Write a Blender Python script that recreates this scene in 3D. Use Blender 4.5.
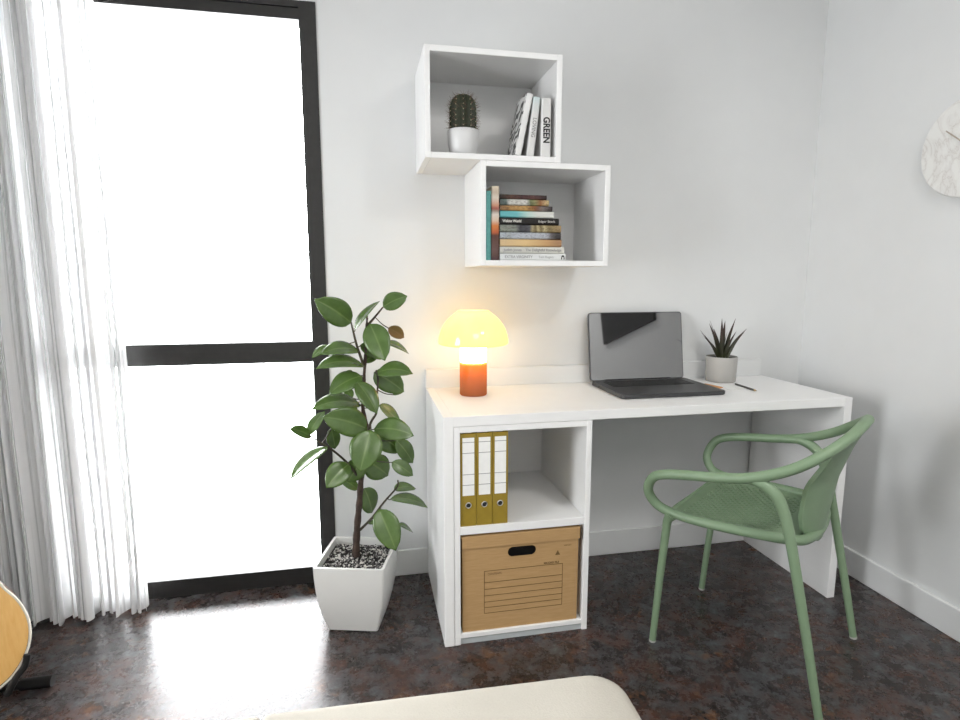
import bpy, bmesh, math, random
from mathutils import Vector, Matrix, noise
random.seed(7)
for o in list(bpy.data.objects): bpy.data.objects.remove(o)
S = bpy.context.scene
COL = S.collection
PI = math.pi

# ------------------------------------------------------------------ camera
cd = bpy.data.cameras.new('camera'); cam = bpy.data.objects.new('camera', cd); COL.objects.link(cam)
cd.sensor_width = 36.0; cd.lens = 573.165 / 960 * 36.0; cd.clip_start = 0.02
fw = Vector((0.19838544, 0.96964066, -0.14296922)).normalized()
rt = fw.cross(Vector((0, 0, 1))).normalized(); up = rt.cross(fw)
M3 = Matrix((rt, up, -fw)).transposed()
CAM = Vector((-0.22706547, -2.14908643, 1.16630224))
cam.matrix_world = Matrix.Translation(CAM) @ M3.to_4x4()
S.camera = cam

# ------------------------------------------------------------------ light, exposure
WORLD_STRENGTH = 12
LAMP_W = 12
PANEL_W = 1.5
w = bpy.data.worlds.new('overcast_sky'); S.world = w; w.use_nodes = True
bg = w.node_tree.nodes['Background']; bg.inputs[0].default_value = (0.97, 0.985, 1.0, 1); bg.inputs[1].default_value = WORLD_STRENGTH
S.view_settings.view_transform = 'Standard'; S.view_settings.look = 'None'
S.view_settings.gamma = 1.0; S.view_settings.use_curve_mapping = False
S.view_settings.exposure = 0.95

WX0, WX1 = -1.285, -0.353       # window opening
WZ1 = 2.081
pl = bpy.data.lights.new('window_portal', 'AREA'); pl.shape = 'RECTANGLE'; pl.size = WX1-WX0; pl.size_y = WZ1
pl.cycles.is_portal = True
po = bpy.data.objects.new('window_portal', pl); COL.objects.link(po)
po.location = ((WX0+WX1)/2, 0.13, WZ1/2); po.rotation_euler = (-PI/2, 0, 0)     # its -z looks into the room (-y)

# second window, unseen in the left wall, added to brighten the room
VY0, VY1, VZ0, VZ1 = -1.95, -1.15, .50, 2.00
pl2 = bpy.data.lights.new('added_window_portal', 'AREA'); pl2.shape = 'RECTANGLE'; pl2.size = VZ1-VZ0; pl2.size_y = VY1-VY0
pl2.cycles.is_portal = True
po2 = bpy.data.objects.new('added_window_portal', pl2); COL.objects.link(po2)
po2.location = (-2.45, (VY0+VY1)/2, (VZ0+VZ1)/2); po2.rotation_euler = (0, -PI/2, 0)  # its -z looks along +x

# ------------------------------------------------------------------ helpers: materials
def lin(h):
    c = [int(h[i:i+2], 16)/255 for i in (0, 2, 4)]
    return tuple((x/12.92 if x <= .04045 else ((x+.055)/1.055)**2.4) for x in c) + (1,)
class NT:
    def __init__(s, name):
        s.m = bpy.data.materials.new(name); s.m.use_nodes = True; s.t = s.m.node_tree
        s.b = s.t.nodes['Principled BSDF']; s.out = s.t.nodes['Material Output']
    def n(s, typ, **kw):
        x = s.t.nodes.new(typ)
        for k, v in kw.items():
            if k in x.inputs.keys(): x.inputs[k].default_value = v
            else: setattr(x, k, v)
        return x
    def l(s, a, b): s.t.links.new(a, b)
    def coord(s, kind='Object', scale=(1, 1, 1)):
        c = s.n('ShaderNodeTexCoord'); mp = s.n('ShaderNodeMapping'); mp.inputs['Scale'].default_value = scale
        s.l(c.outputs[kind], mp.inputs[0]); return mp.outputs[0]
    def noise(s, vec, scale, detail=4, rough=.55, dist=0):
        x = s.n('ShaderNodeTexNoise'); x.inputs['Scale'].default_value = scale; x.inputs['Detail'].default_value = detail
        x.inputs['Roughness'].default_value = rough; x.inputs['Distortion'].default_value = dist; s.l(vec, x.inputs['Vector']); return x.outputs['Fac']
    def ramp(s, fac, stops, mode='LINEAR'):
        r = s.n('ShaderNodeValToRGB'); e = r.color_ramp.elements; r.color_ramp.interpolation = mode
        while len(e) > 1: e.remove(e[-1])
        e[0].position, e[0].color = stops[0]
        for p, c in stops[1:]:
            k = e.new(p); k.color = c
        s.l(fac, r.inputs[0]); return r.outputs[0]
    def mix(s, fac, a, b, typ='MIX'):
        x = s.n('ShaderNodeMix', data_type='RGBA', blend_type=typ)
        for i, v in ((0, fac), (6, a), (7, b)):
            if hasattr(v, 'is_linked'): s.l(v, x.inputs[i])
            else: x.inputs[i].default_value = v
        return x.outputs[2]
    def bump(s, h, strength=.2, dist=.01):
        b = s.n('ShaderNodeBump'); b.inputs['Strength'].default_value = strength; b.inputs['Distance'].default_value = dist
        s.l(h, b.inputs['Height']); s.l(b.outputs[0], s.b.inputs['Normal'])
    def set(s, **kw):
        for k, v in kw.items():
            k = k.replace('_', ' ')
            if hasattr(v, 'is_linked'): s.l(v, s.b.inputs[k])
            else: s.b.inputs[k].default_value = v
        return s
def simple(name, col, rough=.5, var=.04, scale=30, metal=0, bump=0, spec=.5):
    """plain surface with a little procedural variation"""
    t = NT(name); v = t.coord(); f = t.noise(v, scale)
    c = lin(col) if isinstance(col, str) else col
    a = tuple(x*(1-var) for x in c[:3])+(1,); b = tuple(min(1, x*(1+var)) for x in c[:3])+(1,)
    t.set(Base_Color=t.ramp(f, [(.3, a), (.7, b)]), Roughness=rough, Metallic=metal)
    t.b.inputs['Specular IOR Level'].default_value = spec
    if bump: t.bump(f, bump, .002)
    return t.m

M = {}
M['wall'] = simple('painted_wall', (.70, .71, .71, 1), .9, .015, 6, spec=.2)
M['ceiling'] = simple('ceiling_paint', (.70, .70, .70, 1), .9, .01, 6, spec=.2)
M['trim'] = simple('trim_paint', (.70, .71, .71, 1), .45, .01, 6)
def wood_white(name, col):
    t = NT(name); v = t.coord('Object', (3, 3, 60)); f = t.noise(v, 3, 6, .6, .4)
    t.set(Base_Color=t.ramp(f, [(.35, tuple(x*.98 for x in col[:3])+(1,)), (.65, col)]), Roughness=.42); t.bump(f, .02, .0005); return t.m
M['white'] = wood_white('white_melamine', (.80, .80, .795, 1))
M['plinth'] = simple('grey_plinth', (.42, .45, .46, 1), .5)
M['frame'] = simple('black_aluminium', (.018, .017, .016, 1), .5, .15, 40)
M['pot_white'] = simple('white_planter', (.64, .64, .62, 1), .32, .01, 12)
M['pot_grey'] = simple('grey_ceramic', (.40, .39, .37, 1), .6, .03, 20)
M['cactus_pot'] = simple('white_ceramic', (.62, .62, .62, 1), .35, .01, 12)
M['black'] = simple('black_plastic', (.007, .007, .007, 1), .5, .1, spec=.3)
M['paper'] = simple('white_paper', (.80, .80, .78, 1), .8, .02, 60)
M['ink'] = simple('black_ink', (.012, .012, .012, 1), .6, .05)
M['greyink'] = simple('grey_ink', (.28, .28, .28, 1), .6, .05)
M['whiteink'] = simple('pale_ink', (.62, .60, .55, 1), .6, .05)
M['boxink'] = simple('brown_ink', (.13, .075, .025, 1), .8, .05)
M['soil'] = simple('dark_soil', (.012, .010, .009, 1), .95, .4, 80, bump=.8)
M['chipA'] = simple('white_gravel', (.62, .60, .57, 1), .7, .2, 60)
M['chipB'] = simple('grey_gravel', (.16, .15, .145, 1), .7, .2, 60)
M['chipC'] = simple('black_gravel', (.018, .017, .017, 1), .6, .2, 60)
M['binder'] = simple('olive_card', (.27, .185, .018, 1), .5, .06, 50)
M['metal'] = simple('steel', (.6, .6, .6, 1), .3, .02, metal=1)
M['gunmetal'] = simple('space_grey_aluminium', (.085, .085, .088, 1), .36, .03, metal=.8)
M['keys'] = simple('black_keys', (.012, .012, .012, 1), .55, .05)
M['curtain_rod'] = M['frame']

t = NT('slate_floor'); v = t.coord('Object')
f1 = t.noise(v, 5, 8, .7, .3); f2 = t.noise(v, 17, 10, .72, .2); f3 = t.noise(v, 12, 9, .72, .3); f4 = t.noise(v, 85, 6, .75)
base = t.ramp(f2, [(.28, (.016, .012, .012, 1)), (.42, (.034, .026, .024, 1)), (.54, (.066, .058, .058, 1)), (.68, (.150, .170, .180, 1))])
c = t.mix(t.ramp(f3, [(.46, (0, 0, 0, 1)), (.60, (.85, .85, .85, 1))]), base, (.105, .050, .036, 1))
c = t.mix(t.ramp(f1, [(.47, (0, 0, 0, 1)), (.62, (.6, .6, .6, 1))]), c, t.ramp(f2, [(.35, (.036, .023, .023, 1)), (.66, (.105, .118, .126, 1))]))
rust = t.noise(v, 13, 5, .6, .3)
c = t.mix(t.ramp(rust, [(.60, (0, 0, 0, 1)), (.70, (.8, .8, .8, 1))]), c, (.19, .095, .05, 1))
c = t.mix(.75, c, t.ramp(f4, [(.34, (.16, .16, .16, 1)), (.7, (1, 1, 1, 1))]), 'MULTIPLY')
t.set(Base_Color=c, Roughness=t.ramp(f2, [(.3, (.23, .23, .23, 1)), (.75, (.33, .33, .33, 1))])); t.b.inputs['Specular IOR Level'].default_value = .5
t.bump(t.mix(.4, f2, f4), .13, .006); M['floor'] = t.m

t = NT('sheer_fabric'); t.t.nodes.remove(t.b); f = t.noise(t.coord('UV', (1, .012, 1)), 46, 2, .5)
dif = t.n('ShaderNodeBsdfDiffuse'); dif.inputs[0].default_value = (.94, .945, .95, 1)
trl = t.n('ShaderNodeBsdfTranslucent'); trl.inputs[0].default_value = (.94, .945, .95, 1)
trp = t.n('ShaderNodeBsdfTransparent'); m1 = t.n('ShaderNodeMixShader'); m2 = t.n('ShaderNodeMixShader')
m1.inputs[0].default_value = .17; t.l(dif.outputs[0], m1.inputs[1]); t.l(trl.outputs[0], m1.inputs[2])
t.l(t.ramp(f, [(.41, (.45, .45, .45, 1)), (.475, (.93, .93, .93, 1)), (.7, (.975, .975, .975, 1))]), m2.inputs[0]); t.l(trp.outputs[0], m2.inputs[1]); t.l(m1.outputs[0], m2.inputs[2]); t.l(m2.outputs[0], t.out.inputs[0]); M['sheer'] = t.m

t = NT('window_glass'); t.t.nodes.remove(t.b)
trp = t.n('ShaderNodeBsdfTransparent'); gl = t.n('ShaderNodeBsdfGlossy'); gl.inputs['Roughness'].default_value = .02
fr = t.n('ShaderNodeFresnel'); fr.inputs[0].default_value = 1.45; mx = t.n('ShaderNodeMixShader')
t.l(fr.outputs[0], mx.inputs[0]); t.l(trp.outputs[0], mx.inputs[1]); t.l(gl.outputs[0], mx.inputs[2]); t.l(mx.outputs[0], t.out.inputs[0]); M['glass'] = t.m

t = NT('cream_linen'); v = t.coord('Object'); wv = t.noise(v, 320, 3); lo = t.noise(v, 7, 3)
t.set(Base_Color=t.ramp(t.mix(.5, wv, lo), [(.3, (.42, .395, .345, 1)), (.7, (.49, .465, .41, 1))]), Roughness=.95); t.b.inputs['Specular IOR Level'].default_value = .15
t.bump(wv, .35, .002); M['linen'] = t.m

t = NT('green_plastic'); v = t.coord('Object'); f = t.noise(v, 14)
t.set(Base_Color=t.ramp(f, [(.3, (.170, .250, .150, 1)), (.7, (.188, .270, .166, 1))]), Roughness=.48); M['green'] = t.m

def leaf_mat(name, a, b, rib, rough):
    t = NT(name); v = t.coord('UV'); sx = t.n('ShaderNodeSeparateXYZ'); t.l(v, sx.inputs[0])
    mm = t.n('ShaderNodeMath', operation='ABSOLUTE'); t.l(sx.outputs[0], mm.inputs[0])
    f = t.noise(t.coord('Object'), 22, 4); c = t.ramp(f, [(.3, a), (.7, b)])
    c = t.mix(t.ramp(mm.outputs[0], [(.0, (.75, .75, .75, 1)), (.05, (.45, .45, .45, 1)), (.10, (0, 0, 0, 1))]), c, rib)
    t.set(Base_Color=c, Roughness=rough); t.b.inputs['Specular IOR Level'].default_value = .55; return t.m
M['leaf'] = leaf_mat('rubber_leaf', (.052, .098, .020, 1), (.085, .150, .036, 1), (.14, .21, .06, 1), .27)
M['leafpale'] = M['leaf']
M['leafdark'] = M['leaf']
M['leafbrown'] = leaf_mat('rubber_leaf_brown', (.17, .085, .02, 1), (.10, .09, .02, 1), (.2, .13, .05, 1), .4)
M['bark'] = simple('brown_bark', (.040, .024, .017, 1), .85, .5, 60, bump=.6)
M['twig'] = simple('dark_twig', (.035, .026, .014, 1), .7, .4, 60)

t = NT('kraft_card'); v = t.coord('Object', (4, 40, 40)); f = t.noise(v, 6, 5)
t.set(Base_Color=t.ramp(f, [(.3, (.385, .235, .098, 1)), (.7, (.445, .280, .125, 1))]), Roughness=.8); M['kraft'] = t.m

t = NT('marble'); v = t.coord('Object'); f = t.noise(v, 7, 6, .6, 2.2)
t.set(Base_Color=t.ramp(f, [(.40, (.76, .76, .74, 1)), (.485, (.70, .69, .67, 1)), (.50, (.60, .58, .55, 1)), (.515, (.71, .70, .68, 1)), (.6, (.77, .77, .75, 1))]), Roughness=.35); M['marble'] = t.m
M['bronze'] = simple('bronze_hand', (.42, .36, .30, 1), .5, metal=.1)

t = NT('spruce_top'); v = t.coord('Object', (60, 60, 2)); f = t.noise(v, 2, 4)
t.set(Base_Color=t.ramp(f, [(.3, (.86, .48, .14, 1)), (.7, (.93, .57, .20, 1))]), Roughness=.25); M['spruce'] = t.m
M['mahogany'] = simple('brown_wood', (.16, .06, .025, 1), .3, .2, 12)
M['binding'] = simple('white_binding', (.80, .76, .66, 1), .4)

# lamp materials
def amber(name, col, tr, gloss=.08):
    t = NT(name); t.t.nodes.remove(t.b); f = t.noise(t.coord('Object'), 5)
    trl = t.n('ShaderNodeBsdfTranslucent'); dif = t.n('ShaderNodeBsdfDiffuse'); g = t.n('ShaderNodeBsdfGlossy'); g.inputs['Roughness'].default_value = .12
    cc = t.ramp(f, [(.2, col), (.8, tuple(min(1, x*1.05) for x in col[:3])+(1,))]); t.l(cc, trl.inputs[0]); t.l(cc, dif.inputs[0])
    a = t.n('ShaderNodeMixShader'); a.inputs[0].default_value = tr; t.l(dif.outputs[0], a.inputs[1]); t.l(trl.outputs[0], a.inputs[2])
    b = t.n('ShaderNodeMixShader'); b.inputs[0].default_value = gloss; t.l(a.outputs[0], b.inputs[1]); t.l(g.outputs[0], b.inputs[2]); t.l(b.outputs[0], t.out.inputs[0]); return t.m
M['shade'] = amber('amber_glass_shade', (.96, .74, .30, 1), .75)
M['lampbase'] = amber('orange_glass_base', (.56, .25, .08, 1), .8)
def emit(name, col, s):
    t = NT(name); t.set(Base_Color=(.9, .9, .9, 1)); t.b.inputs['Emission Color'].default_value = col; t.b.inputs['Emission Strength'].default_value = s; return t.m
M['glow'] = emit('glowing_diffuser', (1, .78, .46, 1), 5.2)
M['ceil_glow'] = emit('ceiling_diffuser', (1, .97, .92, 1), 3.0)

t = NT('screen_glass'); f = t.noise(t.coord('Object'), 3); t.set(Base_Color=t.ramp(f, [(.3, (.010, .010, .011, 1)), (.7, (.012, .012, .013, 1))]), Roughness=.03, IOR=2.2); t.b.inputs['Specular IOR Level'].default_value = .9; M['screen'] = t.m
t = NT('dark_poster'); f = t.noise(t.coord('Object'), 3); t.set(Base_Color=t.ramp(f, [(.3, (.004, .004, .004, 1)), (.7, (.007, .007, .007, 1))]), Roughness=.6); M['poster'] = t.m

def spine_mat(name, stops, axis='X', scale=1.0, nsc=30, dist=.06, mode='LINEAR'):
    """colour bands along a book's spine (coordinates in metres along the spine, 0..1 over its length)"""
    t = NT(name); v = t.coord('UV'); sx = t.n('ShaderNodeSeparateXYZ'); t.l(v, sx.inputs[0])
    f = t.noise(t.coord('Object'), nsc, 4); ma = t.n('ShaderNodeMath', operation='MULTIPLY_ADD'); t.l(f, ma.inputs[0]); ma.inputs[1].default_value = dist*2; 
    ad = t.n('ShaderNodeMath', operation='ADD'); t.l(sx.outputs[0], ad.inputs[0]); ad.inputs[1].default_value = -dist; t.l(ad.outputs[0], ma.inputs[2])
    c = t.ramp(ma.outputs[0], stops, mode)
    if dist >= .05:                                          # printed pictures: fine mottled detail
        g = t.noise(t.coord('Object', (1, 1, 2.2)), 110, 3, .7); c = t.mix(.85, c, t.ramp(g, [(.34, (.30, .27, .25, 1)), (.5, (.85, .85, .85, 1)), (.66, (1, 1, 1, 1))]), 'MULTIPLY')
    t.set(Base_Color=c, Roughness=.55); t.b.inputs['Specular IOR Level'].default_value = .25; return t.m

# ------------------------------------------------------------------ helpers: meshes
def bmn(): return bmesh.new()
def box(bm, x0, x1, y0, y1, z0, z1, bev=0, seg=1):
    vs = [bm.verts.new((x, y, z)) for x in (x0, x1) for y in (y0, y1) for z in (z0, z1)]
    fs = [bm.faces.new([vs[i] for i in q]) for q in ((0, 1, 3, 2), (4, 6, 7, 5), (0, 4, 5, 1), (2, 3, 7, 6), (0, 2, 6, 4), (1, 5, 7, 3))]
    if bev:
        es = list({e for f in fs for e in f.edges})
        bmesh.ops.bevel(bm, geom=es, offset=bev, segments=seg, profile=.5, affect='EDGES')
    return vs
def newbox(*a, **k):
    bm = bmn(); box(bm, *a, **k); return bm
def catmull(P, n=8):
    P = [Vector(p) for p in P]; out = []
    Q = [P[0]*2-P[1]] + P + [P[-1]*2-P[-2]]
    for i in range(1, len(Q)-2):
        for k in range(n):
            t = k/n; a, b, c, d = Q[i-1:i+3]
            out.append(.5*((2*b)+(c-a)*t+(2*a-5*b+4*c-d)*t*t+(3*b-a-3*c+d)*t**3))
    out.append(P[-1]); return out
def tube(bm, P, R, n=12, caps=True, flat=1.0):
    """tube through points P; R a number or one radius per point"""
    P = [Vector(p) for p in P]; m = len(P)
    if not hasattr(R, '__len__'): R = [R]*m
    T = [(P[min(i+1, m-1)]-P[max(i-1, 0)]).normalized() for i in range(m)]
    N = T[0].orthogonal().normalized(); rings = []
    for i in range(m):
        N = (N - T[i]*N.dot(T[i])).normalized(); B = T[i].cross(N)
        rings.append([bm.verts.new(P[i]+(N*math.cos(2*PI*k/n)+B*math.sin(2*PI*k/n)*flat)*R[i]) for k in range(n)])
    for a, b in zip(rings, rings[1:]):
        for k in range(n): bm.faces.new((a[k], a[(k+1) % n], b[(k+1) % n], b[k]))
    if caps:
        bm.faces.new(rings[0][::-1]); bm.faces.new(rings[-1])
def lathe(bm, prof, c, n=40, close=False):
    """revolve (r,z) profile about the vertical through c"""
    rings = []
    for r, z in prof:
        if r < 1e-6: rings.append([bm.verts.new((c[0], c[1], c[2]+z))])
        else: rings.append([bm.verts.new((c[0]+r*math.cos(2*PI*k/n), c[1]+r*math.sin(2*PI*k/n), c[2]+z)) for k in range(n)])
    for a, b in zip(rings, rings[1:]):
        for k in range(n):
            A = (a[k % len(a)], a[(k+1) % len(a)]); B = (b[k % len(b)], b[(k+1) % len(b)])
            vs = []
            for q in (A[0], A[1], B[1], B[0]):
                if q not in vs: vs.append(q)
            if len(vs) > 2: bm.faces.new(vs)
def prism(bm, pts, ax, d0, d1, bev=0):
    """extrude a 2-D outline: ax = (origin, u, v, n) vectors"""
    o, u, v, n = [Vector(q) for q in ax]
    a = [bm.verts.new(o+u*p[0]+v*p[1]+n*d0) for p in pts]; b = [bm.verts.new(o+u*p[0]+v*p[1]+n*d1) for p in pts]
    bm.faces.new(a[::-1]); bm.faces.new(b); k = len(pts)
    for i in range(k): bm.faces.new((a[i], a[(i+1) % k], b[(i+1) % k], b[i]))
def rrect(w, h, r, n=6):
    out = []
    for cx, cy, a0 in ((w/2-r, h/2-r, 0), (-w/2+r, h/2-r, 90), (-w/2+r, -h/2+r, 180), (w/2-r, -h/2+r, 270)):
        for k in range(n+1):
            a = math.radians(a0+90*k/n); out.append((cx+r*math.cos(a), cy+r*math.sin(a)))
    return out
OFF = {}                                                    # world position of each object's origin
def link(o, parent, off):
    COL.objects.link(o); OFF[o.name] = off
    if parent is not None:
        o.parent = parent; o.location = off - OFF[parent.name]
    else: o.location = off
def tag(o, label=None, cat=None, group=None, kind=None):
    for k, v in (('label', label), ('category', cat), ('group', group), ('kind', kind)):
        if v: o[k] = v
def thing(name, loc, label, cat, group=None):
    o = bpy.data.objects.new(name, None); o.empty_display_size = .05; link(o, None, Vector(loc)); tag(o, label, cat, group); return o
def obj(name, bm, mats, parent=None, smooth=False, off=None, angle=None, fix=True):
    """one mesh object out of a bmesh in world coordinates"""
    if fix: bmesh.ops.recalc_face_normals(bm, faces=bm.faces)
    if off is None:
        if parent is not None: off = OFF[parent.name]
        else:
            xs = [v.co for v in bm.verts]
            off = Vector(((min(v.x for v in xs)+max(v.x for v in xs))/2, (min(v.y for v in xs)+max(v.y for v in xs))/2, min(v.z for v in xs)))
    off = Vector(off)
    bmesh.ops.translate(bm, verts=bm.verts, vec=-off)
    me = bpy.data.meshes.new(name); bm.to_mesh(me); bm.free()
    for m in (mats if isinstance(mats, (list, tuple)) else [mats]): me.materials.append(m if not isinstance(m, str) else M[m])
    if smooth:
        me.polygons.foreach_set('use_smooth', [True]*len(me.polygons))
        if angle is not None and hasattr(me, 'set_sharp_from_angle'): me.set_sharp_from_angle(angle=math.radians(angle))
    o = bpy.data.objects.new(name, me); link(o, parent, off); return o
def solo(name, bm, mats, label, cat, group=None, **k):
    o = obj(name, bm, mats, **k); tag(o, label, cat, group); return o
def struct(name, bm, mats, parent=None, **k):
    o = obj(name, bm, mats, parent, **k)
    if parent is None: o['kind'] = 'structure'
    return o
def text_mesh(bm, s, mat4, size, width=None, bold=0.0):
    """lettering as thin geometry; its own x right, y up, z out of the surface"""
    cu = bpy.data.curves.new('t', 'FONT'); cu.body = s; cu.size = size; cu.align_x = 'CENTER'; cu.align_y = 'CENTER'; cu.extrude = .0002; cu.offset = bold
    ob = bpy.data.objects.new('t', cu); COL.objects.link(ob)
    dg = bpy.context.evaluated_depsgraph_get(); me = bpy.data.meshes.new_from_object(ob.evaluated_get(dg))
    if width:
        xs = [v.co.x for v in me.vertices]; k = width/max(1e-6, max(xs)-min(xs))
        for v in me.vertices: v.co.x *= k
    me.transform(mat4); bm.from_mesh(me); bpy.data.objects.remove(ob); bpy.data.curves.remove(cu); bpy.data.meshes.remove(me)
def frame_m(o, x, y):
    x = Vector(x).normalized(); y = Vector(y).normalized(); z = x.cross(y); m = Matrix((x, y, z)).transposed().to_4x4(); m.translation = Vector(o); return m

# ------------------------------------------------------------------ the room
RX, LX, FY, CZ = 1.64, -2.35, -4.3, 2.62
struct('floor', newbox(LX-.15, RX+.15, FY-.15, .20, -.12, 0), 'floor')
struct('ceiling', newbox(LX-.15, RX+.15, FY-.15, .20, CZ, CZ+.12), 'ceiling')
bm = bmn(); box(bm, LX-.15, WX0, 0, .20, 0, CZ); box(bm, WX1, RX+.15, 0, .20, 0, CZ); box(bm, WX0, WX1, 0, .20, WZ1, CZ)
struct('wall_back', bm, 'wall')
struct('wall_right', newbox(RX, RX+.15, FY-.15, 0, 0, CZ), 'wall')
bm = bmn(); box(bm, LX-.15, LX, FY-.15, VY0, 0, CZ); box(bm, LX-.15, LX, VY1, 0, 0, CZ); box(bm, LX-.15, LX, VY0, VY1, 0, VZ0); box(bm, LX-.15, LX, VY0, VY1, VZ1, CZ)
struct('wall_left', bm, 'wall')
struct('wall_front', newbox(LX, RX, FY-.15, FY, 0, CZ), 'wall')
BBZ = .105
struct('baseboard_back', newbox(WX1, RX, -.012, 0, 0, BBZ, bev=.002), 'trim')
struct('baseboard_back_left', newbox(LX, WX0, -.012, 0, 0, BBZ, bev=.002), 'trim')
struct('baseboard_right', newbox(RX-.014, RX, FY, -.012, 0, BBZ, bev=.004, seg=2), 'trim')
struct('baseboard_left', newbox(LX, LX+.012, FY, -.012, 0, BBZ, bev=.002), 'trim')

# window: outer frame with two lights, flush with the wall
wn = bpy.data.objects.new('window_1', None); link(wn, None, Vector(((WX0+WX1)/2, 0, 0))); wn['kind'] = 'structure'
SW = .056; T0, T1 = .936, .861
bm = bmn()
box(bm, WX0, WX0+SW, -.004, .07, 0, WZ1); box(bm, WX1-SW, WX1, -.004, .07, 0, WZ1)
box(bm, WX0+SW, WX1-SW, -.004, .07, .004, .069); box(bm, WX0+SW, WX1-SW, -.004, .07, 2.0215, 2.056)
box(bm, WX0+SW, WX1-SW, .004, .07, 2.056, 2.0605); box(bm, WX0+SW, WX1-SW, -.004, .07, 2.0605, WZ1)
struct('window_frame', bm, 'frame', wn)
struct('transom', newbox(WX0+SW, WX1-SW, -.003, .065, T1, T0), 'frame', wn)
struct('pane', newbox(WX0+SW-.005, WX1-SW+.005, .045, .051, .06, T1+.005), 'glass', wn)
struct('pane', newbox(WX0+SW-.005, WX1-SW+.005, .045, .051, T0-.005, 2.03), 'glass', wn)

w2 = bpy.data.objects.new('added_window', None); link(w2, None, Vector((LX, (VY0+VY1)/2, VZ0))); w2['kind'] = 'structure'  # out-of-view window, added to let in more light from the left
bm = bmn(); fx0, fx1 = LX-.08, LX-.02
box(bm, fx0, fx1, VY0, VY0+.05, VZ0, VZ1); box(bm, fx0, fx1, VY1-.05, VY1, VZ0, VZ1); box(bm, fx0, fx1, VY0+.05, VY1-.05, VZ0, VZ0+.05); box(bm, fx0, fx1, VY0+.05, VY1-.05, VZ1-.05, VZ1)
struct('window_frame', bm, 'frame', w2); struct('pane', newbox(fx0+.02, fx0+.026, VY0+.045, VY1-.045, VZ0+.045, VZ1-.045), 'glass', w2)

# ceiling lamp that throws the soft shadows of the chair
LP = Vector((1.08, -2.15, CZ))
cl = thing('ceiling_light', (LP.x, LP.y, CZ-.05), 'round flush white ceiling light with a glowing diffuser above the chair', 'ceiling light')
bm = bmn(); lathe(bm, [(0, .05), (.15, .05), (.15, .012), (.135, .004), (.135, .012), (0, .012)], (LP.x, LP.y, CZ-.05)); obj('housing', bm, 'pot_white', cl, smooth=True, angle=40)
bm = bmn(); lathe(bm, [(0, .0), (.09, .002), (.134, .011), (0, .0112)], (LP.x, LP.y, CZ-.05)); obj('diffuser', bm, 'ceil_glow', cl, smooth=True, angle=40)
ld = bpy.data.lights.new('ceiling_light_glow', 'AREA'); ld.shape = 'DISK'; ld.size = .34; ld.energy = LAMP_W; ld.color = (1, .98, .95)
lo = bpy.data.objects.new('ceiling_light_glow', ld); link(lo, cl, Vector((LP.x, LP.y, CZ-.058)))

# large soft panel added overhead behind the camera as fill light
cp = thing('fill_panel', (.1, -3.2, CZ-.03), 'large square white fill light panel added over the back of the room', 'ceiling light')
obj('housing', newbox(-.5, .7, -3.8, -2.6, CZ-.03, CZ), 'pot_white', cp); obj('diffuser', newbox(-.47, .67, -3.77, -2.63, CZ-.032, CZ-.028), 'ceil_glow', cp)
ld = bpy.data.lights.new('fill_panel_glow', 'AREA'); ld.shape = 'SQUARE'; ld.size = 1.1; ld.energy = PANEL_W; ld.color = (1, .985, .96)
lo = bpy.data.objects.new('fill_panel_glow', ld); link(lo, cp, Vector((.1, -3.2, CZ-.036)))

# ------------------------------------------------------------------ curtain
def curtain():
    bm = bmn(); nx, nz = 760, 36; X0, X1 = -1.435, -1.0; ztop = 2.296; rows = []
    nf = 19.0
    for j in range(nz+1):
        s = j/nz; z = .012 + (ztop-.012)*s; row = []
        flare = 1.0 + .25*max(0, 1-z/.25)
        for i in range(nx+1):
            u = i/nx
            ph = 2*PI*(nf*(u + .035*math.sin(2*PI*u*1.7+.6) + .012*math.sin(2*PI*u*5.3)))
            n1 = noise.noise((u*9, z*.55, 3.1)); n2 = noise.noise((u*22, z*.9, 8.2))
            ph += 1.1*n1*(1-s*.4) + .5*n2
            amp = (.026 + .012*math.sin(u*31+1) + .008*n2)*flare*(1-.25*s)
            pinch = .0085 + .006*n1
            x = X0 + (X1-X0)*u + pinch*math.sin(2*ph) + .012*(1-s)*noise.noise((u*4, z*.8, 1.0)) - .004*s
            y = -.078 + amp*math.sin(ph) + .006*math.sin(2.3*ph+1)
            zz = z + (.006*noise.noise((u*6, 0, 5)) if j == 0 else 0)
            row.append(bm.verts.new((x, min(y, -.022), max(zz, .003))))
        rows.append(row)
    uv = bm.loops.layers.uv.new('UVMap')
    for j, (a, b) in enumerate(zip(rows, rows[1:])):
        for i in range(nx):
            f = bm.faces.new((a[i], a[i+1], b[i+1], b[i]))
            for lp, (p, q) in zip(f.loops, ((i, j), (i+1, j), (i+1, j+1), (i, j+1))): lp[uv].uv = (p/nx, q/nz)
    o = solo('curtain', bm, 'sheer', 'sheer white floor-length curtain gathered at the side of the black-framed window', 'curtain', smooth=True)
curtain()
rod = thing('curtain_rod', (-.82, -.075, 2.30), 'thin black curtain rod fixed above the black-framed window', 'curtain rod')
bm = bmn(); tube(bm, [(-1.55, -.078, 2.308), (-.10, -.078, 2.308)], .011); obj('pole', bm, 'frame', rod, smooth=True, angle=40)
for x in (-1.5, -.15):
    bm = bmn(); tube(bm, [(x, -.078, 2.308), (x, 0, 2.308)], .006); box(bm, x-.012, x+.012, -.006, 0, 2.28, 2.336); obj('bracket', bm, 'frame', rod)

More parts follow.
